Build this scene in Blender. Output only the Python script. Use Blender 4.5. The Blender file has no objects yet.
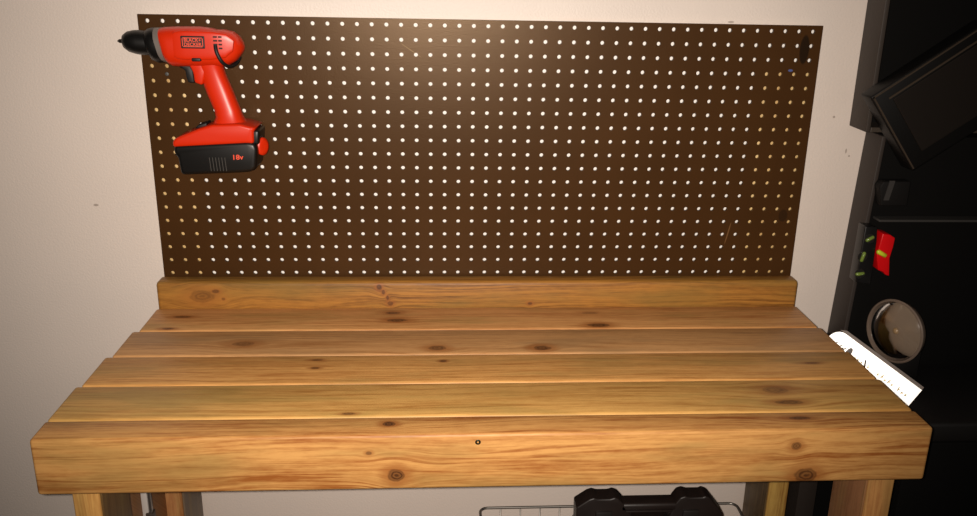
import bpy, bmesh, math, random
from mathutils import Vector, Matrix

# ---------------------------------------------------------------- camera, light, exposure
S = 0.0254           # the scene is laid out in inches and stored in metres
ZO = 56.2            # height of the first pegboard hole row above the floor
C = bpy.context.scene.collection
def W(x, y, z): return Vector((x*S, y*S, (z+ZO)*S))

scn = bpy.context.scene
PIT, YAW, ROL = (1.249122, -0.069504, 0.021545)
cam_d = bpy.data.cameras.new('camera'); cam = bpy.data.objects.new('camera', cam_d); C.objects.link(cam)
M3 = Matrix.Rotation(YAW, 3, 'Z') @ Matrix.Rotation(PIT, 3, 'X') @ Matrix.Rotation(ROL, 3, 'Z')
CP = (19.6142, -62.8478, 4.2651)
cam.matrix_world = Matrix.Translation(W(*CP)) @ M3.to_4x4()
cam_d.sensor_fit = 'HORIZONTAL'; cam_d.sensor_width = 36.0
cam_d.lens = 884.951/977*36.0
cam_d.shift_x = -(497.752-488.5)/977
cam_d.shift_y = (256.298-258)/977
cam_d.clip_start = 0.02
scn.camera = cam

world = bpy.data.worlds.new('world'); scn.world = world; world.use_nodes = True
world.node_tree.nodes['Background'].inputs[0].default_value = (1.0, 0.9, 0.8, 1)
world.node_tree.nodes['Background'].inputs[1].default_value = 0.035

ld = bpy.data.lights.new('phone_flash', 'SPOT'); ld.energy = 124; ld.color = (1.0, 0.887, 0.785)
ld.shadow_soft_size = 0.006; ld.spot_size = math.radians(86); ld.spot_blend = 1.0
fl = bpy.data.objects.new('phone_flash', ld); C.objects.link(fl)
fp = W(*CP) + M3 @ Vector((-0.018, 0.004, 0.0))
aim = W(20.3, -8, -8) - fp
fl.matrix_world = Matrix.Translation(fp) @ aim.to_track_quat('-Z', 'Y').to_matrix().to_4x4()

scn.view_settings.view_transform = 'Standard'; scn.view_settings.look = 'None'
scn.view_settings.gamma = 1.0; scn.view_settings.use_curve_mapping = False
scn.view_settings.exposure = 0.0

# ---------------------------------------------------------------- materials
def lin(c):
    return tuple(((v/255)/12.92 if v/255 <= 0.04045 else ((v/255+0.055)/1.055)**2.4) for v in c)
def pbr(name, rgb, rough=0.5, metal=0.0, spec=0.5, bump=None, vary=None, coat=0.0):
    m = bpy.data.materials.new(name); m.use_nodes = True
    nt = m.node_tree; b = nt.nodes['Principled BSDF']
    col = lin(rgb)
    b.inputs['Base Color'].default_value = (*col, 1); b.inputs['Roughness'].default_value = rough
    b.inputs['Metallic'].default_value = metal; b.inputs['Specular IOR Level'].default_value = spec
    b.inputs['Coat Weight'].default_value = coat; b.inputs['Coat Roughness'].default_value = 0.15
    if bump or vary:
        tc = nt.nodes.new('ShaderNodeTexCoord')
    if vary:
        n = nt.nodes.new('ShaderNodeTexNoise'); n.inputs['Scale'].default_value = vary[0]; n.inputs['Detail'].default_value = 5
        nt.links.new(tc.outputs['Object'], n.inputs['Vector'])
        r = nt.nodes.new('ShaderNodeMapRange'); nt.links.new(n.outputs['Fac'], r.inputs['Value'])
        r.inputs['From Min'].default_value = 0.3; r.inputs['From Max'].default_value = 0.7
        r.inputs['To Min'].default_value = 1-vary[1]; r.inputs['To Max'].default_value = 1+vary[1]
        mx = nt.nodes.new('ShaderNodeVectorMath'); mx.operation = 'SCALE'; mx.inputs[0].default_value = col
        nt.links.new(r.outputs[0], mx.inputs['Scale']); nt.links.new(mx.outputs[0], b.inputs['Base Color'])
    if bump:
        n = nt.nodes.new('ShaderNodeTexNoise'); n.inputs['Scale'].default_value = bump[0]; n.inputs['Detail'].default_value = 4
        nt.links.new(tc.outputs['Object'], n.inputs['Vector'])
        bp = nt.nodes.new('ShaderNodeBump'); bp.inputs['Strength'].default_value = bump[1]; bp.inputs['Distance'].default_value = 0.001
        nt.links.new(n.outputs['Fac'], bp.inputs['Height']); nt.links.new(bp.outputs[0], b.inputs['Normal'])
    return m

class G:                                                   # tiny node-maths helper
    def __init__(s, nt): s.nt = nt
    def m(s, op, *a, clamp=False):
        n = s.nt.nodes.new('ShaderNodeMath'); n.operation = op; n.use_clamp = clamp
        for i, v in enumerate(a):
            if isinstance(v, (int, float)): n.inputs[i].default_value = v
            else: s.nt.links.new(v, n.inputs[i])
        return n.outputs[0]
    def noise(s, x, y, z, detail=3, rough=0.5):
        c = s.nt.nodes.new('ShaderNodeCombineXYZ')
        for i, v in enumerate((x, y, z)):
            if isinstance(v, (int, float)): c.inputs[i].default_value = v
            else: s.nt.links.new(v, c.inputs[i])
        n = s.nt.nodes.new('ShaderNodeTexNoise'); n.inputs['Scale'].default_value = 1.0
        n.inputs['Detail'].default_value = detail; n.inputs['Roughness'].default_value = rough
        s.nt.links.new(c.outputs[0], n.inputs['Vector']); return n.outputs['Fac']
    def ss(s, v, a, b, lo=0.0, hi=1.0):
        n = s.nt.nodes.new('ShaderNodeMapRange'); n.interpolation_type = 'SMOOTHSTEP'
        s.nt.links.new(v, n.inputs['Value'])
        for k, w in (('From Min', a), ('From Max', b), ('To Min', lo), ('To Max', hi)): n.inputs[k].default_value = w
        return n.outputs[0]
    def mix(s, f, a, b):
        n = s.nt.nodes.new('ShaderNodeMix'); n.data_type = 'RGBA'
        if isinstance(f, (int, float)): n.inputs[0].default_value = f
        else: s.nt.links.new(f, n.inputs[0])
        for i, v in ((6, a), (7, b)):
            if isinstance(v, tuple): n.inputs[i].default_value = (*v, 1)
            else: s.nt.links.new(v, n.inputs[i])
        return n.outputs[2]

def wood(name, light, dark, knots=(), seed=0.0, freq=1.0, axis='x', rough=0.5, tint=None, contrast=1.0, spec=0.4, fib=1.0):
    """Pine grain running along one axis of the board; knots = (along, across, radius, stretch, darkness) in inches."""
    m = bpy.data.materials.new(name); m.use_nodes = True
    nt = m.node_tree; b = nt.nodes['Principled BSDF']; g = G(nt)
    tc = nt.nodes.new('ShaderNodeTexCoord'); sp = nt.nodes.new('ShaderNodeSeparateXYZ')
    nt.links.new(tc.outputs['Object'], sp.inputs[0])
    X, Y, Z = [g.m('MULTIPLY', sp.outputs[i], 39.37) for i in range(3)]
    if axis == 'x': u = X; v = g.m('ADD', Z, Y)
    else: u = Z; v = g.m('SUBTRACT', X, Y)
    v0 = v
    wob = g.noise(g.m('MULTIPLY', u, 0.05), g.m('MULTIPLY', v, 0.25), seed, 2)
    v = g.m('ADD', v, g.m('MULTIPLY', g.m('SUBTRACT', wob, 0.5), 2.0))
    core = None; halo = None
    # edges of knots are ragged
    rag = g.m('MULTIPLY', g.m('SUBTRACT', g.noise(g.m('MULTIPLY', u, 2.2), g.m('MULTIPLY', v0, 2.6), seed+9, 3), 0.5), 0.55)
    for (ku, kv, r, st, dk) in knots:
        du = g.m('DIVIDE', g.m('SUBTRACT', u, ku), st); dv = g.m('SUBTRACT', v0, kv)
        d = g.m('SQRT', g.m('ADD', g.m('MULTIPLY', du, du), g.m('MULTIPLY', dv, dv)))
        dw = g.m('DIVIDE', d, r*2.6)
        ga = g.m('EXPONENT', g.m('MULTIPLY', g.m('MULTIPLY', dw, dw), -1.0))
        v = g.m('SUBTRACT', v, g.m('MULTIPLY', g.m('MULTIPLY', dv, ga), 0.85))
        v = g.m('ADD', v, g.m('MULTIPLY', ga, 0.35*r))
        dr = g.m('ADD', g.m('DIVIDE', d, r), rag)
        c = g.m('MULTIPLY', g.ss(dr, 0.7, 1.05, 1.0, 0.0), dk)
        ring = g.m('MULTIPLY', g.m('ADD', g.m('MULTIPLY', g.m('SINE', g.m('MULTIPLY', dr, 16.0)), 0.22), 0.78), c)
        h = g.m('MULTIPLY', g.ss(dr, 0.9, 2.4, 1.0, 0.0), 0.75*dk)
        core = ring if core is None else g.m('MAXIMUM', core, ring)
        halo = h if halo is None else g.m('MAXIMUM', halo, h)
    n1 = g.noise(g.m('MULTIPLY', u, 0.035), g.m('MULTIPLY', v, 1.5*freq), seed+3, 3, 0.6)
    n2 = g.noise(g.m('MULTIPLY', u, 0.12), g.m('MULTIPLY', v, 5.5*freq), seed+5, 3, 0.6)
    n3 = g.noise(g.m('MULTIPLY', u, 1.3), g.m('MULTIPLY', v, 34.0), seed+7, 2, 0.6)
    n4 = g.noise(g.m('MULTIPLY', u, 0.09), g.m('MULTIPLY', v0, 0.45), seed+12, 3, 0.6)
    f1 = g.ss(n1, 0.36, 0.66)
    ph = g.m('ADD', g.m('MULTIPLY', v, 9.5*freq), g.m('MULTIPLY', g.noise(g.m('MULTIPLY', u, 0.03), g.m('MULTIPLY', v, 0.9), seed+17, 3), 34.0))
    sn = g.m('MULTIPLY', g.m('ADD', g.m('SINE', ph), 1.0), 0.5)
    late = g.m('MULTIPLY', g.m('POWER', sn, 5.0), g.ss(g.noise(g.m('MULTIPLY', u, 0.05), g.m('MULTIPLY', v, 0.8), seed+21, 2), 0.38, 0.6))
    f2 = g.m('MAXIMUM', g.m('MULTIPLY', g.ss(n2, 0.45, 0.72), 0.7), late)
    f = g.m('ADD', g.m('MULTIPLY', f1, 0.35*contrast), g.m('MULTIPLY', f2, 0.62*contrast), clamp=True)
    n5 = g.noise(g.m('MULTIPLY', u, 0.3), g.m('MULTIPLY', v, 8.0), seed+25, 4, 0.65)
    n6 = g.noise(g.m('MULTIPLY', u, 1.1), g.m('MULTIPLY', v0, 4.0), seed+29, 3, 0.6)
    f = g.m('ADD', f, g.m('MULTIPLY', g.m('SUBTRACT', n3, 0.5), 0.6), clamp=True)
    f = g.m('ADD', f, g.m('MULTIPLY', g.m('SUBTRACT', n5, 0.5), 1.5*fib), clamp=True)
    f = g.m('ADD', f, g.m('MULTIPLY', g.m('SUBTRACT', n6, 0.5), 0.8*fib), clamp=True)
    col = g.mix(f, lin(light), lin(dark))
    t = tint or (150, 125, 70)
    col = g.mix(g.ss(n4, 0.45, 0.7, 0.0, 0.5), col, lin(t))
    if core is not None:
        col = g.mix(halo, col, lin((150, 88, 38)))
        col = g.mix(core, col, lin((56, 28, 12)))
    nt.links.new(col, b.inputs['Base Color'])
    b.inputs['Roughness'].default_value = rough; b.inputs['Specular IOR Level'].default_value = spec
    bp = nt.nodes.new('ShaderNodeBump'); bp.inputs['Strength'].default_value = 0.25; bp.inputs['Distance'].default_value = 0.0006
    nt.links.new(g.m('ADD', g.m('MULTIPLY', n3, 0.6), g.m('MULTIPLY', f2, -0.4)), bp.inputs['Height'])
    nt.links.new(bp.outputs[0], b.inputs['Normal'])
    return m

# ---------------------------------------------------------------- mesh helpers (inches)
def obj(name, bm, mat, parent=None, origin=(0, 0, 0), smooth=False, angle=None):
    o3 = Vector(origin)
    bmesh.ops.recalc_face_normals(bm, faces=bm.faces[:])
    for v in bm.verts: v.co = (v.co - o3)*S
    me = bpy.data.meshes.new(name); bm.to_mesh(me); bm.free()
    for m in (mat if isinstance(mat, (list, tuple)) else [mat]): me.materials.append(m)
    o = bpy.data.objects.new(name, me); C.objects.link(o)
    if smooth:
        for p in me.polygons: p.use_smooth = True
        if angle is not None:
            me.set_sharp_from_angle(angle=math.radians(angle))
    w = W(*origin)
    if parent is not None:
        o.parent = parent; pw = parent.location.copy(); q = parent.parent
        while q: pw += q.location; q = q.parent
        o.location = w - pw
    else: o.location = w
    return o
def thing(name, label, cat, loc):
    o = bpy.data.objects.new(name, None); C.objects.link(o); o.location = W(*loc)
    o.empty_display_size = 0.05
    o['label'] = label; o['category'] = cat; return o
def tag(o, label, cat, group=None):
    o['label'] = label; o['category'] = cat
    if group: o['group'] = group
    return o
def add_box(bm, x0, x1, y0, y1, z0, z1, bev=0.0, seg=2):
    r = bmesh.ops.create_cube(bm, size=1.0); vs = r['verts']
    for v in vs:
        v.co = Vector(((x0+x1)/2 + v.co.x*(x1-x0), (y0+y1)/2 + v.co.y*(y1-y0), (z0+z1)/2 + v.co.z*(z1-z0)))
    if bev:
        es = list({e for v in vs for e in v.link_edges})
        bmesh.ops.bevel(bm, geom=es, offset=bev, segments=seg, affect='EDGES', profile=0.5)
    return bm
def box(*a, **k): return add_box(bmesh.new(), *a, **k)
def add_tube(bm, pts, r, n=10, cap=True):
    pts = [Vector(p) for p in pts]; rings = []
    rr = r if isinstance(r, (list, tuple)) else [r]*len(pts)
    up = None
    for i, p in enumerate(pts):
        d = (pts[min(i+1, len(pts)-1)] - pts[max(i-1, 0)]).normalized()
        if up is None: up = d.orthogonal().normalized()
        a = (up - d*up.dot(d)).normalized(); up = a; c = d.cross(a)
        rings.append([bm.verts.new(p + (a*math.cos(2*math.pi*k/n) + c*math.sin(2*math.pi*k/n))*rr[i]) for k in range(n)])
    for A, B in zip(rings, rings[1:]):
        for k in range(n): bm.faces.new((A[k], A[(k+1) % n], B[(k+1) % n], B[k]))
    if cap: bm.faces.new(rings[0][::-1]); bm.faces.new(rings[-1])
    return bm
def loft(secs, n=28, e=2.5, caps=True):
    """secs: (first (x,z), last (x,z), y centre, half depth) ; superellipse rings"""
    bm = bmesh.new(); rings = []
    for s in secs:
        (ax, az), (bx_, bz), yc, hd = s[:4]
        ex = s[4] if len(s) > 4 else e
        cx, cz, hx, hz = (ax+bx_)/2, (az+bz)/2, (bx_-ax)/2, (bz-az)/2
        ring = []
        for k in range(n):
            t = 2*math.pi*k/n; ct, st = math.cos(t), math.sin(t)
            cc = math.copysign(abs(ct)**(2/ex), ct); sn = math.copysign(abs(st)**(2/ex), st)
            ring.append(bm.verts.new((cx+hx*cc, yc+hd*sn, cz+hz*cc)))
        rings.append(ring)
    for A, B in zip(rings, rings[1:]):
        for k in range(n): bm.faces.new((A[k], A[(k+1) % n], B[(k+1) % n], B[k]))
    if caps: bm.faces.new(rings[0][::-1]); bm.faces.new(rings[-1])
    return bm
def prism(poly, y0, y1, bev=0.0, seg=3, bm=None):
    """outline in (x,z) given a depth from y0 to y1"""
    own = bm is None
    bm = bm or bmesh.new()
    A = [bm.verts.new((x, y0, z)) for x, z in poly]; B = [bm.verts.new((x, y1, z)) for x, z in poly]
    n = len(poly); fs = [bm.faces.new(A), bm.faces.new(B[::-1])]
    for k in range(n): fs.append(bm.faces.new((A[k], B[k], B[(k+1) % n], A[(k+1) % n])))
    bmesh.ops.recalc_face_normals(bm, faces=fs)
    if bev:
        es = list({e for f in fs for e in f.edges})
        bmesh.ops.bevel(bm, geom=es, offset=bev, segments=seg, affect='EDGES', profile=0.5)
    return bm
def lathe(prof, centre, axis, n=32, bm=None):
    """prof: (distance along axis, radius)"""
    bm = bm or bmesh.new(); ax = Vector(axis).normalized(); a = ax.orthogonal().normalized(); b = ax.cross(a)
    c = Vector(centre); rings = []
    for t, r in prof:
        rings.append([bm.verts.new(c + ax*t + (a*math.cos(2*math.pi*k/n) + b*math.sin(2*math.pi*k/n))*max(r, 1e-4)) for k in range(n)])
    for A, B in zip(rings, rings[1:]):
        for k in range(n): bm.faces.new((A[k], A[(k+1) % n], B[(k+1) % n], B[k]))
    if prof[0][1] > 1e-3: bm.faces.new(rings[0][::-1])
    if prof[-1][1] > 1e-3: bm.faces.new(rings[-1])
    return bm
def text_bm(body, size, x, z, y, depth=0.02, slant=0.0, sx=1.0, bold=0.0):
    cu = bpy.data.curves.new('lettering', 'FONT'); cu.body = body; cu.size = size; cu.align_x = 'CENTER'; cu.align_y = 'CENTER'
    cu.extrude = depth; cu.offset = bold; cu.space_line = 0.85
    t = bpy.data.objects.new('lettering', cu); C.objects.link(t)
    dg = bpy.context.evaluated_depsgraph_get(); me = bpy.data.meshes.new_from_object(t.evaluated_get(dg))
    bpy.data.objects.remove(t); bpy.data.curves.remove(cu)
    bm = bmesh.new(); bm.from_mesh(me); bpy.data.meshes.remove(me)
    for v in bm.verts:
        a, b, c = v.co
        v.co = Vector((x + a*sx, y - c, z + b + a*sx*slant))
    return bm
def mid(x0, x1, y0, y1, z0, z1): return ((x0+x1)/2, (y0+y1)/2, (z0+z1)/2)

# ---------------------------------------------------------------- the room
WALL = 0.95
wall_m = pbr('painted_drywall', (222, 210, 200), 0.48, bump=(260, 0.6), vary=(3.0, 0.03), spec=0.5)
floor_m = pbr('concrete', (120, 114, 106), 0.8, bump=(60, 0.4), vary=(8, 0.12))
_n = wall_m.node_tree; _g = G(_n); _b = _n.nodes['Principled BSDF']; _o = _b.inputs['Base Color'].links[0].from_socket
_t = _n.nodes.new('ShaderNodeTexCoord'); _s = _n.nodes.new('ShaderNodeSeparateXYZ'); _n.links.new(_t.outputs['Object'], _s.inputs[0])
for (_x, _z, _rx, _rz) in ((48.81, -6.17, 0.1, 0.1), (50.11, -8.72, 0.07, 0.2), (50.40, -9.10, 0.08, 0.08), (-5.25, -13.11, 0.2, 0.1), (40.32, 0.51, 0.25, 0.08)):
    _dx = _g.m('DIVIDE', _g.m('SUBTRACT', _g.m('MULTIPLY', _s.outputs[0], 39.37), _x-25), _rx)
    _dz = _g.m('DIVIDE', _g.m('SUBTRACT', _g.m('MULTIPLY', _s.outputs[2], 39.37), _z+56.2), _rz)
    _d = _g.m('ADD', _g.m('MULTIPLY', _dx, _dx), _g.m('MULTIPLY', _dz, _dz))
    _o = _g.mix(_g.m('MULTIPLY', _g.ss(_d, 0.4, 1.2, 1.0, 0.0), 0.6), _o, lin((120, 104, 92)))
_n.links.new(_o, _b.inputs['Base Color'])
w_ = obj('wall_back', box(-60, 110, WALL, WALL+4, -56.2, 45), wall_m, origin=(25, WALL, -56.2)); w_['kind'] = 'structure'
f_ = obj('floor', box(-60, 110, -75, WALL+4, -58.2, -56.2), floor_m, origin=(25, -30, -56.2)); f_['kind'] = 'structure'

# ---------------------------------------------------------------- workbench
ZT = -20.21
bench = thing('workbench', 'long pine plank workbench with a low backsplash board standing against the wall', 'workbench', (23, -10, -56.2))
def board(name, x0, x1, y0, y1, z0, z1, light, dark, knots, seed, bev=0.2, axis='x', **k):
    o = mid(x0, x1, y0, y1, z0, z1)
    kn = []
    for kk in knots:                                     # knots given as (x, y or z, radius, stretch, dark, face)
        x, q, r, st, dk, face = kk
        if face == 'top': v = (z1-o[2]) + (q-o[1])
        elif face == 'front': v = (q-o[2]) + (y0-o[1])
        kn.append((x-o[0], v, r, st, dk))
    m = wood(name+'_pine', light, dark, kn, seed, axis=axis, **k)
    return obj(name, box(x0, x1, y0, y1, z0, z1, bev=bev, seg=3), m, bench, o, smooth=True, angle=35)
P = 4.13; gap = 0.07; y = 0.0
L1, D1 = (200, 152, 104), (158, 104, 60)
board('tabletop_board', -0.95, 46.85, -5.62, -1.52, ZT-1.5, ZT, (214, 158, 98), (170, 110, 58),
      [(16.24, -2.61, .28, 2.2, .8, 'top'), (16.6, -4.0, .33, 2.4, .9, 'top'), (1.33, -3.18, .2, 3.5, .85, 'top'), (0.95, -5.3, .16, 3, .9, 'top'),
       (30.71, -2.79, .25, 2.6, .5, 'top'), (30.95, -5.1, .36, 2.4, .95, 'top')], 1.3)
board('tabletop_board', -1.35, 47.05, -9.72, -5.68, ZT-1.5, ZT, (204, 154, 100), (164, 114, 66),
      [(6.59, -7.95, .42, 1.9, .55, 'top'), (19.46, -8.82, .40, 1.6, .75, 'top'), (26.47, -8.94, .42, 1.5, .85, 'top')], 7.9, tint=(150, 118, 80))
board('tabletop_board', -1.72, 47.25, -13.85, -9.78, ZT-1.5, ZT, (216, 162, 94), (172, 114, 56),
      [(11.81, -11.72, .16, 2.0, .8, 'top'), (11.79, -10.54, .13, 3.0, .8, 'top'), (19.85, -10.85, .16, 1.6, .9, 'top'), (43.91, -11.61, .14, 4.0, .7, 'top')], 15.2)
board('tabletop_board', -2.0, 47.4, -18.02, -13.91, ZT-1.5, ZT, (214, 166, 94), (170, 116, 54),
      [(14.5, -17.7, .14, 3.0, .75, 'top'), (40.06, -15.36, .5, 1.7, .5, 'top'), (40.3, -16.95, .3, 3.0, .75, 'top')], 23.4, tint=(150, 130, 70))
fb = board('front_board', -2.05, 47.5, -20.17, -18.08, ZT-3.42, ZT, (210, 156, 90), (152, 88, 36),
      [(16.82, -18.94, .27, 1.5, 1.0, 'top'), (40.24, -18.86, .2, 3.4, .9, 'top'), (17.23, -22.71, .42, 1.25, .9, 'front'), (15.78, -21.3, .12, 1.5, .7, 'front'),
       (39.64, -21.26, .26, 1.2, .75, 'front'), (40.42, -23.15, .48, 1.5, .85, 'front')], 31.7, bev=0.2, freq=0.8, contrast=1.15)
obj('screw', lathe([(0, .16), (.03, .16), (.05, .13), (.04, .06), (.01, .05)], (21.72, -20.14, -20.72), (0, -1, 0), 16),
    pbr('dark_steel', (38, 42, 30), 0.4, 0.8), fb, (21.72, -20.14, -20.72), smooth=True, angle=40)
board('backsplash_board', -0.85, 46.8, -1.5, -0.02, ZT-1.6, -18.2, (172, 118, 50), (112, 70, 26),
      [(15.2, -18.6, .24, .9, .9, 'front'), (15.5, -19.0, .2, .7, .8, 'front'), (15.8, -19.45, .18, .6, .8, 'front'), (16.0, -19.9, .2, 1.2, .7, 'front'), (2.4, -19.3, .5, 1.9, .5, 'front'), (3.4, -18.9, .16, 1.9, .7, 'front'), (3.9, -19.5, .12, 1.2, .6, 'front'), (26.38, -19.95, .12, 1.6, .8, 'front')],
      41.1, bev=0.3, freq=1.4, tint=(120, 100, 48))
LEG = [(-1.25, 0.25, -18.02, -13.9, (214, 164, 92), (170, 112, 56), 51.), (-1.1, 0.4, -4.5, -0.03, (190, 138, 88), (150, 92, 52), 57.),
       (45.3, 46.9, -4.5, -0.03, (196, 158, 84), (150, 106, 50), 63.), (45.5, 47.1, -18.02, -13.9, (206, 150, 88), (160, 100, 54), 71.)]
for (a, b, c, d, l, dd, sd) in LEG:
    board('leg', a, b, c, d, -56.2, ZT-1.52, l, dd, [], sd, bev=0.12, axis='z')
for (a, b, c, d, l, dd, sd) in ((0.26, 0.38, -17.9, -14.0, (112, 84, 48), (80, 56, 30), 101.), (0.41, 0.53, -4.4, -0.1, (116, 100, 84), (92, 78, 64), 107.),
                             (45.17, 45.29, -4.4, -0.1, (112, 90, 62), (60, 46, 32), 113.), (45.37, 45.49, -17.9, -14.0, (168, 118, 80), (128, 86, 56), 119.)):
    board('leg_dark_facing', a, b, c, d, -50, ZT-1.52, l, dd, [], sd, bev=0.02, axis='z')  # thin facing added to make each leg's inner side darker
board('side_panel', -1.2, -0.75, -13.85, -4.55, -47, -22.6, (150, 104, 64), (112, 72, 42), [], 81., bev=0.04)
board('lower_shelf', -1.0, 47.0, -13.85, -4.55, -45.2, -44.2, (190, 140, 92), (150, 96, 54), [], 91., bev=0.08)

# ---------------------------------------------------------------- pegboard with real holes
peg = thing('pegboard', 'wide dark brown pegboard of evenly spaced round holes mounted above the workbench', 'pegboard', (23, 0.0, -18.2))
def peg_mesh():
    bm = bmesh.new(); N = 16; R = 0.138; T0, T1 = 0.0, 0.2
    xs = [-0.62] + [i+.5 for i in range(46)] + [46.68]
    zs = [0.42] + [-(j+.5) for j in range(19)] + [-20.1]
    vc = {}
    def V(x, y, z):
        k = (round(x, 4), round(y, 4), round(z, 4))
        if k not in vc: vc[k] = bm.verts.new(k)
        return vc[k]
    for i in range(47):
        for j in range(20):
            x0, x1, z1, z0 = xs[i], xs[i+1], zs[j], zs[j+1]
            hx, hz = float(i), -float(j)
            out = []; inn = []
            for k in range(N):
                a = 2*math.pi*(k+.5-.5)/N; c, s = math.cos(a), math.sin(a)
                inn.append((hx+R*c, hz+R*s))
                m = max(abs(c), abs(s)); c2, s2 = c/m, s/m
                ox = hx + c2*((x1-hx) if c2 > 0 else (hx-x0)); oz = hz + s2*((z1-hz) if s2 > 0 else (hz-z0))
                out.append((ox, oz))
            for k in range(N):
                q = (k+1) % N
                for yy in (T0, T1):
                    f = (V(out[k][0], yy, out[k][1]), V(out[q][0], yy, out[q][1]), V(inn[q][0], yy, inn[q][1]), V(inn[k][0], yy, inn[k][1]))
                    bm.faces.new(f if yy == T1 else f[::-1])
                bm.faces.new((V(inn[k][0], T0, inn[k][1]), V(inn[q][0], T0, inn[q][1]), V(inn[q][0], T1, inn[q][1]), V(inn[k][0], T1, inn[k][1])))
    # outer rim
    be = [e for e in bm.edges if len(e.link_faces) == 1 and abs(e.verts[0].co.y-T0) < 1e-4 and abs(e.verts[1].co.y-T0) < 1e-4]
    for e in be:
        a, b = e.verts; bm.faces.new((a, b, V(b.co.x, T1, b.co.z), V(a.co.x, T1, a.co.z)))
    return bm
peg_m = pbr('brown_hardboard', (64, 40, 18), 0.34, spec=0.3, bump=(420, 0.25), vary=(7.0, 0.10))
nt = peg_m.node_tree; g = G(nt); bs = nt.nodes['Principled BSDF']; bs.inputs['Specular Tint'].default_value = (1.0, 0.74, 0.5, 1)         # scuffs and smudges worn into the board
tc = nt.nodes.new('ShaderNodeTexCoord'); sp = nt.nodes.new('ShaderNodeSeparateXYZ'); nt.links.new(tc.outputs['Object'], sp.inputs[0])
PX = g.m('ADD', g.m('MULTIPLY', sp.outputs[0], 39.37), 23.0); PZ = g.m('ADD', g.m('MULTIPLY', sp.outputs[2], 39.37), -9.0)
old = bs.inputs['Base Color'].links[0].from_socket
def spot(cx, cz, rx, rz, sl=0.0, soft=0.7):
    dz = g.m('SUBTRACT', PZ, cz); dx = g.m('SUBTRACT', g.m('SUBTRACT', PX, cx), g.m('MULTIPLY', dz, sl))
    a = g.m('DIVIDE', dx, rx); b = g.m('DIVIDE', dz, rz)
    return g.ss(g.m('ADD', g.m('MULTIPLY', a, a), g.m('MULTIPLY', b, b)), soft, 1.1, 1.0, 0.0)
c = g.mix(g.m('MULTIPLY', spot(45.53, -1.25, .36, 1.05, 0.0), 0.85), old, lin((26, 18, 12)))
c = g.mix(g.m('MULTIPLY', spot(45.5, -13.5, .35, .5, 0.0), 0.5), c, lin((30, 20, 13)))
c = g.mix(g.m('MULTIPLY', spot(17.67, -1.7, .06, .5, -1.5), 0.35), c, lin((150, 130, 90)))
c = g.mix(g.m('MULTIPLY', spot(41.4, -14.9, .05, .9, 0.2), 0.4), c, lin((150, 110, 70)))
c = g.mix(g.m('MULTIPLY', spot(44.7, -2.72, .18, .09), 0.7), c, lin((90, 110, 170)))
nt.links.new(c, bs.inputs['Base Color'])
obj('perforated_panel', peg_mesh(), peg_m, peg, (23, 0.0, -9.0))
white_m = pbr('bright_backing_white', (250, 246, 240), 0.6)
obj('added_bright_backing', box(-0.5, 46.5, 0.42, WALL-0.005, -20.0, 0.3), white_m, peg, (23, .9, -9), )  # white sheet added behind the panel to brighten the holes
strip_m = wood('furring_pine', (232, 200, 140), (200, 158, 100), [], 5.5, axis='z')
for (a, b) in ((-0.6, 2.75), (42.5, 46.6)):
    obj('furring_strip', box(a, b, 0.22, 0.40, -20.0, -2.5, bev=0.03), strip_m, peg, ((a+b)/2, .5, -10), smooth=True, angle=35)

# the loose screw in the board under the drill chuck
tag(obj('screw', lathe([(-.25, .06), (0, .06), (0, .14), (.05, .12), (.06, .02)], (0.98, -0.0, -3.53), (0, -1, 0), 14),
        pbr('zinc', (120, 120, 118), 0.35, 0.8), None, (0.98, 0, -3.53), smooth=True, angle=40),
    'small zinc screw head in the pegboard just under the drill chuck', 'screw')

# ---------------------------------------------------------------- cordless drill hanging on the board
orange = pbr('orange_plastic', (210, 42, 4), 0.36, spec=0.5, bump=(900, 0.05))
blackp = pbr('black_plastic', (13, 12, 11), 0.38, spec=0.5)
rubber = pbr('black_rubber', (14, 13, 13), 0.55)
greyp = pbr('grey_plastic', (120, 112, 106), 0.45, bump=(300, 0.2))
steel = pbr('bright_steel', (150, 146, 142), 0.3, 0.9)
redtxt = pbr('red_print', (235, 80, 50), 0.5)
drill = thing('cordless_drill', 'orange and black cordless drill hanging at the top left of the pegboard', 'drill', (4.5, -1.6, -10.1))
YC = -1.62
def sec(t, b, hd, e=2.6, yc=YC): return (t, b, yc, hd, e)
# motor housing, lofted front to back
obj('motor_housing', loft([sec((1.286, -0.350), (1.663, -2.476), 1.12), sec((1.517, -0.282), (1.840, -2.670), 1.25), sec((1.939, -0.243), (2.089, -2.798), 1.3),
     sec((2.908, -0.215), (2.808, -2.802), 1.3), sec((3.877, -0.212), (3.658, -2.810), 1.3), sec((4.647, -0.296), (4.380, -2.800), 1.28),
     sec((4.964, -0.387), (4.709, -2.796), 1.2), sec((5.483, -0.379), (5.170, -2.790), 1.22), sec((5.994, -0.499), (5.638, -2.684), 1.15),
     sec((6.365, -0.783), (6.120, -2.382), 0.95), sec((6.599, -1.168), (6.479, -1.951), 0.6), sec((6.679, -1.426), (6.648, -1.687), 0.2)], n=36, e=2.8),
    orange, drill, (3.5, YC, -1.5), smooth=True, angle=60)
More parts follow.
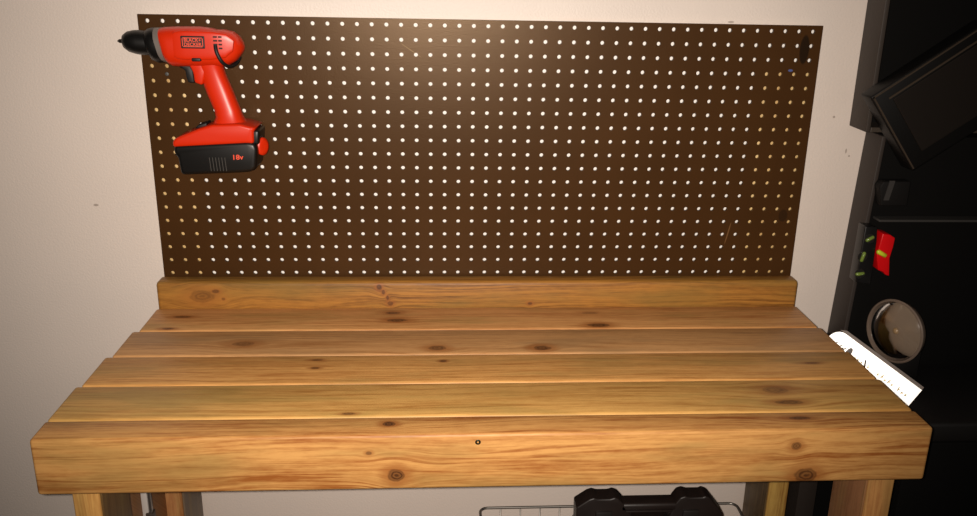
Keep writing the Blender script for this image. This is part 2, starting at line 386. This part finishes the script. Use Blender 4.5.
# raised side panel on the housing
obj('side_cover', loft([( (2.417, -0.549), (2.402, -2.068), -2.86, .10), ((2.618, -0.421), (2.581, -2.193), -2.86, .14), ((3.253, -0.379), (3.150, -2.249), -2.86, .16),
     ((4.832, -0.417), (4.686, -2.227), -2.85, .16), ((5.837, -0.559), (5.658, -2.086), -2.80, .15), ((6.256, -0.931), (6.136, -1.695), -2.72, .12)], n=24, e=3.5),
    orange, drill, (4.2, -2.9, -1.5), smooth=True, angle=60)
obj('clutch_ring', loft([sec((0.928, -0.387), (1.343, -2.416), 1.08, 2.1), sec((0.967, -0.323), (1.367, -2.513), 1.16, 2.1), sec((1.323, -0.298), (1.686, -2.574), 1.24, 2.2),
     sec((1.376, -0.412), (1.767, -2.410), 1.1, 2.1)], n=36), greyp, drill, (1.4, YC, -1.4), smooth=True, angle=50)
obj('gear_collar', loft([sec((0.333, -0.557), (0.595, -2.100), .85, 2.1), sec((0.478, -0.395), (0.754, -2.456), 1.08, 2.1), sec((0.775, -0.320), (1.098, -2.602), 1.17, 2.1),
     sec((1.031, -0.328), (1.393, -2.578), 1.17, 2.1)], n=36), blackp, drill, (0.9, YC, -1.4), smooth=True, angle=50)
ch = obj('chuck', loft([sec((-1.243, -1.062), (-1.209, -1.447), .2, 2), sec((-1.138, -0.804), (-1.076, -1.703), .5, 2), sec((-0.858, -0.595), (-0.778, -1.925), .72, 2),
     sec((-0.464, -0.505), (-0.338, -2.049), .83, 2), sec((-0.173, -0.488), (-0.052, -2.090), .85, 2), sec((0.558, -0.553), (0.722, -2.131), .82, 2)], n=36), blackp, drill, (0, YC, -1.3), smooth=True, angle=50)
tipa = (-1.538, -1.227); tipb = (-1.121, -1.240)
obj('drill_bit', add_tube(bmesh.new(), [(tipa[0], YC, tipa[1]), (tipa[0]+.12, YC, tipa[1]), (tipb[0], YC, tipb[1])], [.03, .13, .16], 6), pbr('dark_bit', (70, 62, 56), 0.35, 0.8), ch, (-1.3, YC, -1.2))
# handle
obj('handle', loft([sec((3.651, -2.122), (5.485, -2.096), .85), sec((3.595, -2.778), (5.172, -2.757), .8), sec((3.737, -3.436), (5.325, -3.349), .74), sec((3.852, -4.032), (5.545, -3.945), .72),
     sec((4.007, -4.565), (5.738, -4.478), .73), sec((4.223, -5.168), (5.927, -5.082), .76), sec((4.413, -5.707), (6.123, -5.622), .78), sec((4.481, -6.115), (6.228, -6.029), .85),
     sec((4.281, -6.527), (6.435, -6.438), 1.0), sec((3.846, -6.942), (6.676, -6.848), 1.2)], n=32, e=2.4), orange, drill, (5, YC, -4.5), smooth=True, angle=60)
obj('trigger_guard', prism([(2.960, -2.449), (3.246, -2.867), (3.350, -3.159), (3.392, -3.800), (3.891, -3.965), (4.154, -3.166), (4.208, -2.507)], YC-.72, YC+.72, .14), orange, drill, (3.5, YC, -3.2), smooth=True, angle=50)
obj('trigger', prism([(2.378, -2.619), (2.458, -2.814), (2.795, -3.038), (2.822, -3.464), (2.921, -3.825), (3.343, -3.853), (3.311, -3.045), (3.142, -2.718)], YC-.5, YC+.5, .1), rubber, drill, (2.9, YC, -3.3), smooth=True, angle=50)
obj('direction_switch', box(3.536, 4.114, -3.12, YC+1.2, -2.331, -2.105, bev=.07), rubber, drill, (3.9, -2.6, -2.2), smooth=True, angle=40)
# vents: short dark slots in the side cover
bm = bmesh.new()
for r in range(4):
    zc = -0.753 - r*0.24
    for (a, b) in ((0, .26), (.33, .55)):
        x0 = 4.992
        add_box(bm, x0+a, x0+b, -3.04, -2.9, zc-.05, zc+.05, bev=.02, seg=1)
obj('air_vent', bm, rubber, drill, (5, -3, -1.1))
# badge
bx0, bx1 = 2.931, 4.454; bz0, bz1 = -1.506, -0.710
bc = ((bx0+bx1)/2, -3.04, (bz0+bz1)/2)
badge = obj('badge', box(bx0, bx1, -3.06, -2.92, bz0, bz1, bev=.05), rubber, drill, bc)
bm = bmesh.new()
i_ = .1; th = .045
add_box(bm, bx0+i_, bx1-i_, -3.08, -3.05, bz1-i_-th, bz1-i_); add_box(bm, bx0+i_, bx1-i_, -3.08, -3.05, bz0+i_, bz0+i_+th)
add_box(bm, bx0+i_, bx0+i_+th, -3.08, -3.05, bz0+i_, bz1-i_); add_box(bm, bx1-i_-th, bx1-i_, -3.08, -3.05, bz0+i_, bz1-i_)
for body, dz in (('BLACK+', .13), ('DECKER', -.14)):
    t = text_bm(body, .30, bc[0], bc[2]+dz, -3.065, .012, sx=1.0, bold=.006)
    me = bpy.data.meshes.new('tmp'); t.to_mesh(me); t.free(); bm.from_mesh(me); bpy.data.meshes.remove(me)
obj('lettering', bm, redtxt, badge, bc)
# rubber strap looped under the rear of the housing
def bez(pts, n=8):
    out = []
    for i in range(len(pts)-1):
        p0, p1, p2, p3 = [Vector(pts[max(0, min(len(pts)-1, j))]) for j in (i-1, i, i+1, i+2)]
        for k in range(n):
            t = k/n
            out.append(0.5*((2*p1) + (p2-p0)*t + (2*p0-5*p1+4*p2-p3)*t*t + (3*p1-p0-3*p2+p3)*t**3))
    out.append(Vector(pts[-1])); return out
sp_ = [(5.104, -2.98, -1.288), (5.206, -3.12, -1.758), (5.458, -3.0, -2.340), (5.748, -2.4, -2.692),
       (6.040, -1.5, -2.580), (6.198, -1.0, -2.217)]
obj('strap', add_tube(bmesh.new(), bez(sp_), .125, 10), rubber, drill, (5.4, -2.9, -2), smooth=True, angle=60)
# foot and battery
foot = [(1.757, -7.594), (1.748, -8.037), (6.683, -7.724), (7.137, -7.765), (7.159, -6.840), (7.360, -6.704), (6.235, -6.405), (4.418, -6.491), (3.525, -6.774), (2.705, -7.104), (2.057, -7.376)]
obj('battery_shoe', prism(foot, YC-1.36, YC+1.36, .2, 4), orange, drill, (4.5, YC, -7.2), smooth=True, angle=50)
obj('latch', prism([(3.115, -6.880), (3.336, -6.638), (3.952, -6.462), (3.924, -6.804)], YC-.6, YC+.6, .08), rubber, drill, (3.5, YC, -6.8), smooth=True, angle=50)
bat = obj('battery_pack', prism([(1.817, -7.894), (1.786, -8.577), (2.011, -8.644), (2.125, -9.942), (6.250, -9.757), (6.877, -9.682), (7.194, -9.444), (7.344, -8.149), (7.209, -7.695), (6.690, -7.621)],
     YC-1.36, YC+1.36, .26, 4), blackp, drill, (4.5, YC, -9), smooth=True, angle=50)
obj('battery_clip', prism([(6.688, -7.749), (7.421, -7.880), (7.516, -6.909), (7.216, -6.843), (6.730, -7.131)], YC-1.15, YC+1.1, .15), blackp, bat, (7, YC, -7.4), smooth=True, angle=50)
rc = (7.396, -1.9, -8.099)
bm = lathe([(-.3, .3), (.12, .5), (.25, .48), (.33, .3), (.3, 0)], rc, (0.75, -0.66, 0), 24)
for v in bm.verts: v.co.z = rc[2] + (v.co.z-rc[2])*1.25
obj('release_button', bm, orange, bat, rc, smooth=True, angle=60)
bm = bmesh.new()
for k in range(6):
    xa = 4.107 + k*.205
    prism([(xa, -8.689), (xa+.04, -8.689), (xa+.1, -9.620), (xa+.06, -9.620)], -3.0, -2.9, bm=bm)
obj('grip_rib', bm, pbr('worn_black', (64, 60, 56), 0.45), bat, (4.2, -3, -9.2))
obj('lettering', text_bm('18v', .46, 6.001, -8.676, -2.985, .012, sx=1.15, bold=.008, slant=.03), redtxt, bat, (6, -3, -9))

# ---------------------------------------------------------------- things under the bench
tb_m = pbr('toolbox_plastic', (30, 22, 19), 0.45, vary=(20, .2), bump=(200, .1))
tbx = thing('toolbox', 'black plastic toolbox with a carrying handle on the shelf under the workbench', 'toolbox', (35.1, -9.5, -44.2))
obj('body', box(29.8, 40.4, -12.0, -6.0, -44.2, -36.6, bev=.5, seg=3), tb_m, tbx, (35, -9.7, -40), smooth=True, angle=40)
obj('lid', prism([(29.6, -36.7), (29.6, -35.4), (30.2, -34.9), (40.0, -34.9), (40.6, -35.4), (40.6, -36.7)], -12.2, -5.8, .25), tb_m, tbx, (35, -9.7, -35.5), smooth=True, angle=40)
for sgn, (a0, a1, a2, a3) in (('l', (29.35, 30.1, 32.2, 33.0)), ('r', (36.6, 37.3, 39.1, 40.85))):
    if sgn == 'l': poly = [(29.5, -35.6), (29.45, -32.9), (30.35, -32.25), (30.7, -32.12), (31.0, -32.25), (31.9, -32.25), (32.2, -32.12), (32.5, -32.25), (32.9, -32.7), (33.6, -33.8), (33.7, -35.6)]
    else: poly = [(36.2, -35.6), (36.3, -33.8), (36.7, -32.7), (37.0, -32.25), (37.35, -32.12), (37.7, -32.25), (38.7, -32.25), (38.8, -32.12), (39.2, -32.3), (40.3, -33.7), (40.4, -35.6)]
    h = obj('handle_bracket', prism(poly, -8.7, -7.25, .12), tb_m, tbx, ((poly[0][0]+poly[-1][0])/2, -8, -33.5), smooth=True, angle=40)
    xm = (poly[3][0]+poly[6][0])/2
    obj('latch', box(xm-.6, xm+.6, -8.9, -8.6, -34.0, -33.2, bev=.1), pbr('toolbox_latch', (34, 30, 28), .4), h, (xm, -9.5, -33.6), smooth=True, angle=40)
bm = box(32.6, 36.9, -8.7, -7.4, -33.4, -32.7, bev=.22, seg=3); add_box(bm, 33.0, 36.4, -8.95, -8.7, -33.25, -33.1, bev=.05)
obj('handle', bm, tb_m, tbx, (34.8, -8, -32.8), smooth=True, angle=40)

wire_m = pbr('basket_wire', (150, 146, 140), 0.35, 0.85)
bm = bmesh.new()
def rrect(x0, x1, y0, y1, z, r=.6):
    pts = []
    for cx, cy, a0 in ((x1-r, y1-r, 0), (x0+r, y1-r, 90), (x0+r, y0+r, 180), (x1-r, y0+r, 270)):
        for k in range(5):
            a = math.radians(a0+k*22.5); pts.append((cx+r*math.cos(a), cy+r*math.sin(a), z))
    return pts + [pts[0]]
for z_ in (-38.1, -41, -44.08):
    add_tube(bm, rrect(22.9, 44.2, -4.6, -0.9, z_), .11 if z_ == -38.1 else .06, 8, cap=False)
for k in range(12):
    xx = 24.6 + k*1.62
    if xx < 44: add_tube(bm, [(xx, -0.9, -38.1), (xx, -0.9, -44.1), (xx, -4.6, -44.1), (xx, -4.6, -38.1)], .05, 6)
for yy in (-2.3, -3.8):
    for xx in (22.9, 44.2): add_tube(bm, [(xx, yy, -38.1), (xx, yy, -44.1)], .05, 6)
o = obj('wire_basket', bm, wire_m, None, (33, -3, -44.2), smooth=True)
tag(o, 'shallow silver wire basket behind the black toolbox under the bench', 'basket')

bar = thing('bar_clamp', 'pale metal bar clamp standing by the left inner side of the bench', 'clamp', (-0.2, -10, -44.2))
bm = box(-.42, -.02, -10.2, -9.8, -44.2, -25.5, bev=.04)
obj('bar', bm, pbr('pale_metal', (205, 198, 192), .5, .2), bar, (-.3, -10, -40), smooth=True, angle=40)
bm = box(-.0, .2, -10.15, -9.85, -44.0, -25.5, bev=.04)
obj('rail', bm, steel, bar, (0, -10, -40), smooth=True, angle=40)
obj('clamp_jaw', box(-.2, .28, -10.35, -9.7, -33.6, -31.6, bev=.08), pbr('dark_jaw', (84, 74, 66), .4, .5), bar, (-.2, -10, -32), smooth=True, angle=40)

# ---------------------------------------------------------------- black racks at the right
side_m = pbr('charcoal_panel', (52, 44, 38), 0.6, bump=(150, .3))
inner_m = pbr('black_interior', (9, 8, 7), 0.8, spec=0.15)
up = thing('wall_shelf', 'tall charcoal wall tray with a black inside, the upper one right of the pegboard', 'shelf', (57, WALL, -6.9))
UX = 50.05; UY = -1.75
obj('side_panel', prism([(UX, 16), (UX, -6.8), (UX+.35, -6.8), (UX+.35, 16)], UY, WALL-.01, .06), side_m, up, (UX, -.5, 0), smooth=True, angle=40)
obj('back_panel', box(UX+.36, 66, .55, WALL-.01, -6.8, 16), inner_m, up, (58, .7, 0))
obj('bottom_panel', box(UX+.36, 66, UY, .54, -6.8, -6.45, bev=.04), pbr('bottom_edge', (60, 52, 44), .5), up, (58, -.5, -6.6))

case = thing('hard_case', 'black hard plastic case hanging at a tilt on the front of the upper wall tray', 'case', (54, -.8, -6.4))
_a = (49.165, -4.059); _b = (50.624, -3.021); _c = (51.269, -6.887)
c0 = Vector((_a[0], 0, _a[1])); ua = Vector((_b[0]-_a[0], 0, _b[1]-_a[1])).normalized(); ub = Vector((_c[0]-_a[0], 0, _c[1]-_a[1])).normalized()
def q(a, b): p = c0 + ua*a + ub*b; return (p.x, p.z)
obj('shell', prism([q(0, 0), q(9, 0), q(9, 6.5), q(0, 6.5)], -3.5, -1.8, .15), pbr('case_black', (10, 9, 8), .5, spec=.25), case, (55, -2.6, -4), smooth=True, angle=40)
bm = bmesh.new(); prism([q(.1, .1), q(8.8, .1), q(8.8, .2), q(.1, .2)], -3.58, -3.45, bm=bm); prism([q(.1, .1), q(.2, .1), q(.2, 6.3), q(.1, 6.3)], -3.58, -3.45, bm=bm); prism([q(1.0, .75), q(8.2, .75), q(8.2, .87), q(1.0, .87)], -3.58, -3.45, bm=bm)
obj('rim', bm, pbr('case_rim', (62, 52, 42), .35), case, (55, -1.7, -3))
obj('lid_panel', prism([q(1.2, 1.0), q(8.2, 1.0), q(8.2, 5.5), q(1.2, 5.5)], -3.6, -3.45, .05), pbr('case_panel', (26, 21, 17), .5, spec=.25), case, (55, -1.7, -3))

low = thing('tool_rack', 'tall black tool rack standing on the floor against the wall, right of the workbench', 'rack', (57, -.3, -56.2))
def lx(z): return 51.42 + (z+7.0)*0.041
LY = -1.65
obj('side_panel', prism([(lx(-7.1), -7.1), (lx(-24), -24), (49.2, -27), (48.9, -56.2), (50.6, -56.2), (50.6, -27), (lx(-24)+.3, -24), (lx(-7.1)+.3, -7.1)], LY, WALL-.01, .04), pbr('rack_side', (46, 38, 33), .6), low, (51, -.4, -30), smooth=True, angle=40)
obj('front_panel', prism([(lx(-7.1)+.31, -7.15), (lx(-24)+.31, -24), (50.7, -27), (50.7, -56.2), (66, -56.2), (66, -7.15)], LY+.1, WALL-.01, .02), inner_m, low, (58, -.5, -30))
sh = (51.697, -13.119)
obj('tool_ledge', box(sh[0], 66, -2.6, LY+.08, sh[1]-.12, sh[1]+.05, bev=.03), pbr('ledge', (58, 56, 54), .4), low, (58, -2, sh[1]))
pk = (51.356, -10.211); pk2 = (52.862, -12.073)
pouch = obj('tool_pouch', prism([(pk[0]+.25, pk[1]), (pk[0], pk[1]-.4), (pk2[0]-1.2, pk2[1]), (pk2[0]+.8, pk2[1]), (pk2[0]+.8, pk[1])], -2.5, LY+.09, .12), pbr('pouch', (16, 14, 13), .7, spec=.2), None, (52.4, -2, -11), smooth=True, angle=40)
tag(pouch, 'small dark pouch with a grey patch above the red level on the tool rack', 'pouch')
pt = (52.069, -10.912)
obj('patch', prism([(pt[0]-.05, pt[1]+.75), (pt[0]-.3, pt[1]-.7), (pt[0]+.1, pt[1]-.7), (pt[0]+.35, pt[1]+.75)], -2.56, -2.48), pbr('grey_patch', (50, 47, 45), .6), pouch, (pt[0], -2.5, pt[1]))

# spirit levels hung on the rack
glassg = pbr('vial_green', (112, 136, 58), 0.15, spec=0.6, coat=0.6)
lv = thing('torpedo_level', 'black torpedo level with three green vials hung upright on the tool rack', 'level', (51.2, -2.3, -18))
poly = [(50.615, -13.509), (51.531, -13.584), (51.653, -14.579), (51.705, -18.022), (50.527, -17.860)]
obj('body', prism(poly, -2.8, LY-.01, .08), pbr('level_black', (18, 17, 17), .35), lv, (51, -2.3, -16), smooth=True, angle=40)
for (px, pz), tilt, ln in (((51.052, -14.433), .55, .34), ((50.740, -15.823), 1.35, .4), ((50.717, -17.153), .15, .34)):
    bm = bmesh.new(); prism([(px+.38*math.cos(a*math.pi/8), pz+.38*math.sin(a*math.pi/8)) for a in range(16)], -2.84, -2.75, .02, bm=bm, seg=1)
    win = obj('vial_window', bm, pbr('vial_frame', (34, 32, 30), .3), lv, (px, -2.8, pz), smooth=True, angle=40)
    dx, dz = math.cos(tilt)*ln, math.sin(tilt)*ln
    obj('vial', add_tube(bmesh.new(), [(px-dx, -2.88, pz-dz), (px-dx*.8, -2.88, pz-dz*.8), (px+dx*.8, -2.88, pz+dz*.8), (px+dx, -2.88, pz+dz)], [.05, .13, .13, .05], 12), glassg, win, (px, -2.88, pz), smooth=True, angle=60)
rl = thing('line_level', 'bright red curved level with one green vial next to the black level', 'level', (52.6, -2.4, -17.2))
poly = [(51.955, -14.041), (52.545, -14.125), (52.959, -14.378), (52.922, -15.074), (52.797, -15.930), (52.992, -17.347), (52.649, -17.227), (52.502, -17.030), (52.054, -16.871), (51.766, -15.695), (51.877, -14.726)]
obj('body', prism(poly, -2.9, LY+.09, .08), pbr('red_plastic', (214, 12, 18), .3), rl, (52.5, -2.4, -15.5), smooth=True, angle=40)
vp = (52.066, -15.541)
obj('vial', add_tube(bmesh.new(), [(vp[0]-.38, -2.95, vp[1]+.2), (vp[0]-.3, -2.97, vp[1]+.16), (vp[0]+.3, -2.97, vp[1]-.16), (vp[0]+.38, -2.95, vp[1]-.2)], [.05, .17, .17, .05], 12), pbr('vial_yellow', (205, 215, 50), .2, coat=.5), rl, (vp[0], -2.95, vp[1]), smooth=True, angle=60)

# low black chest behind the right end of the bench with the spotlight on it
BZ = -24.9
chest = thing('storage_chest', 'low black chest on the floor behind the right end of the bench', 'chest', (60, -6, -56.2))
obj('body', box(51.6, 68, -11.4, -2.2, -56.2, BZ-1.5, bev=.2), inner_m, chest, (60, -4, -40), smooth=True, angle=40)
obj('lid', box(51.5, 68.1, -11.5, -2.1, BZ-1.49, BZ, bev=.25, seg=3), pbr('chest_lid', (20, 18, 17), .5), chest, (60, -4, BZ-.7), smooth=True, angle=40)

sc = (53.295, -21.109); SC = Vector((sc[0], -4.4, sc[1])); RZ = SC.z - BZ
lt = thing('spotlight', 'round clear-lensed spotlight with a chrome reflector standing above the white straightedge', 'lamp', (SC.x, SC.y, BZ))
AX = (-.50, -.86, 0.05); R0 = 2.3
glass = bpy.data.materials.new('clear_lens'); glass.use_nodes = True
gn = glass.node_tree; gn.nodes.remove(gn.nodes['Principled BSDF'])
ga_ = gn.nodes.new('ShaderNodeBsdfTransparent'); gb_ = gn.nodes.new('ShaderNodeBsdfGlossy'); gb_.inputs['Roughness'].default_value = 0.12
gf_ = gn.nodes.new('ShaderNodeFresnel'); gf_.inputs['IOR'].default_value = 1.5; gm_ = gn.nodes.new('ShaderNodeMixShader')
gn.links.new(gf_.outputs[0], gm_.inputs[0]); gn.links.new(ga_.outputs[0], gm_.inputs[1]); gn.links.new(gb_.outputs[0], gm_.inputs[2])
gn.links.new(gm_.outputs[0], gn.nodes['Material Output'].inputs['Surface'])
chrome = pbr('chrome_reflector', (196, 172, 148), 0.4, 0.35)
AXN = (-.90, -.43, 0.05)
obj('housing', lathe([(-1.6, 0), (-1.6, .8), (-1.2, 1.5), (-.3, R0), (.12, R0+.1), (.2, R0+.02), (.2, R0-.06), (-.1, R0-.08), (-.3, R0-.2)], SC, AXN, 40), pbr('lamp_rim', (120, 104, 92), .25, spec=.6), lt, SC, smooth=True, angle=40)
obj('reflector', lathe([(-.95, .35), (-.85, .7), (-.5, 1.5), (-.05, R0-.18)], SC, AXN, 40), chrome, lt, SC, smooth=True, angle=70)
obj('bulb', lathe([(-.95, .34), (-.4, .34), (-.1, .3), (.05, .15), (.08, 0)], SC, AXN, 20), pbr('bulb_amber', (180, 150, 110), .15, coat=.6), lt, SC, smooth=True, angle=60)
obj('lens', lathe([(.05, R0-.14), (.3, R0-.5), (.5, 1.2), (.6, .6), (.64, 0), (.56, 0), (.52, .6), (.42, 1.2), (.22, R0-.5), (.0, R0-.16)], SC, AXN, 40), glass, lt, SC, smooth=True, angle=60)
obj('stand', box(SC.x+.2, SC.x+2.2, SC.y-.3, SC.y+1.2, BZ, SC.z-R0+.9, bev=.15), pbr('stand_black', (16, 15, 14), .5), lt, (SC.x+1, SC.y, BZ+.5), smooth=True, angle=40)

# white straightedge leaning at the right end of the bench
se = thing('straightedge', 'overexposed white metal straightedge with worn dark lettering at the right end of the bench', 'straightedge', (47.4803, -6.0000, -20.8887))
A = Vector((47.4803, -6.0000, -20.8887)); AXD = Vector((0.6873, -0.5783, -0.4395)); UPV = Vector((0.5808, 0.0740, 0.8107)); NRM = Vector((-0.4363, -0.8124, 0.3867))
LN = 6.90; HW = 0.95; TH = .22
def sp3(a, b, c): return A + AXD*a + UPV*b + NRM*c
def slab(outline, c0_, c1_, bm=None):
    bm = bm or bmesh.new()
    F = [bm.verts.new(sp3(a, b, c1_)) for a, b in outline]; B = [bm.verts.new(sp3(a, b, c0_)) for a, b in outline]
    bm.faces.new(F); bm.faces.new(B[::-1]); n = len(outline)
    for k in range(n): bm.faces.new((F[k], B[k], B[(k+1) % n], F[(k+1) % n]))
    return bm
ol = [(LN, -HW), (LN, HW)] + [(HW*.8-HW*.8*math.sin(t*math.pi/12), HW*math.cos(t*math.pi/12)) for t in range(0, 13)]
blade = obj('blade', slab(ol, -TH, 0), pbr('white_anodised', (255, 254, 250), .5, .7), se, A, smooth=False)
obj('back_edge', slab([(.3, HW), (LN, HW), (LN, HW+.24), (.7, HW+.24)], -TH-.1, -TH+.05), pbr('edge_brown', (92, 74, 60), .5), blade, A)
bm = bmesh.new(); random.seed(4)
def mark(a, b, w, h, sl=0.0): slab([(a, b), (a+w, b), (a+w+sl, b+h), (a+sl, b+h)], .001, .012, bm)
for k, (a, b) in enumerate(((.45, -.5), (.62, -.38), (.8, -.5), (.97, -.38), (1.14, -.5), (1.3, -.38))): mark(a, b+.35, .07, .2, .03); mark(a, b+.49, .18, .05)
dark_print = pbr('dark_print', (40, 34, 26), .6)
obj('lettering', bm, dark_print, blade, A)
bm = bmesh.new()
for k in range(16):
    a = 2.2 + k*.27
    if k in (5, 6, 12): continue
    h = random.choice((.16, .22, .3)); mark(a, -.12+.05*random.random(), .06, h, random.choice((-.04, .04))); mark(a, -.12+h*.5, .15, .045)
obj('lettering', bm, pbr('ochre_print', (200, 170, 60), .6), blade, A)
bm = bmesh.new(); slab([(1.72+.2*math.cos(t*math.pi/6), .0+.42*math.sin(t*math.pi/6)) for t in range(12)], -.02, .1, bm)
obj('plug', bm, pbr('plug_dark', (58, 42, 32), .5), blade, A)
bm = bmesh.new(); slab([(2.85, .3), (2.95, .33), (3.35, -.4), (3.22, -.42)], .001, .014, bm)
obj('scratch', bm, dark_print, blade, A)
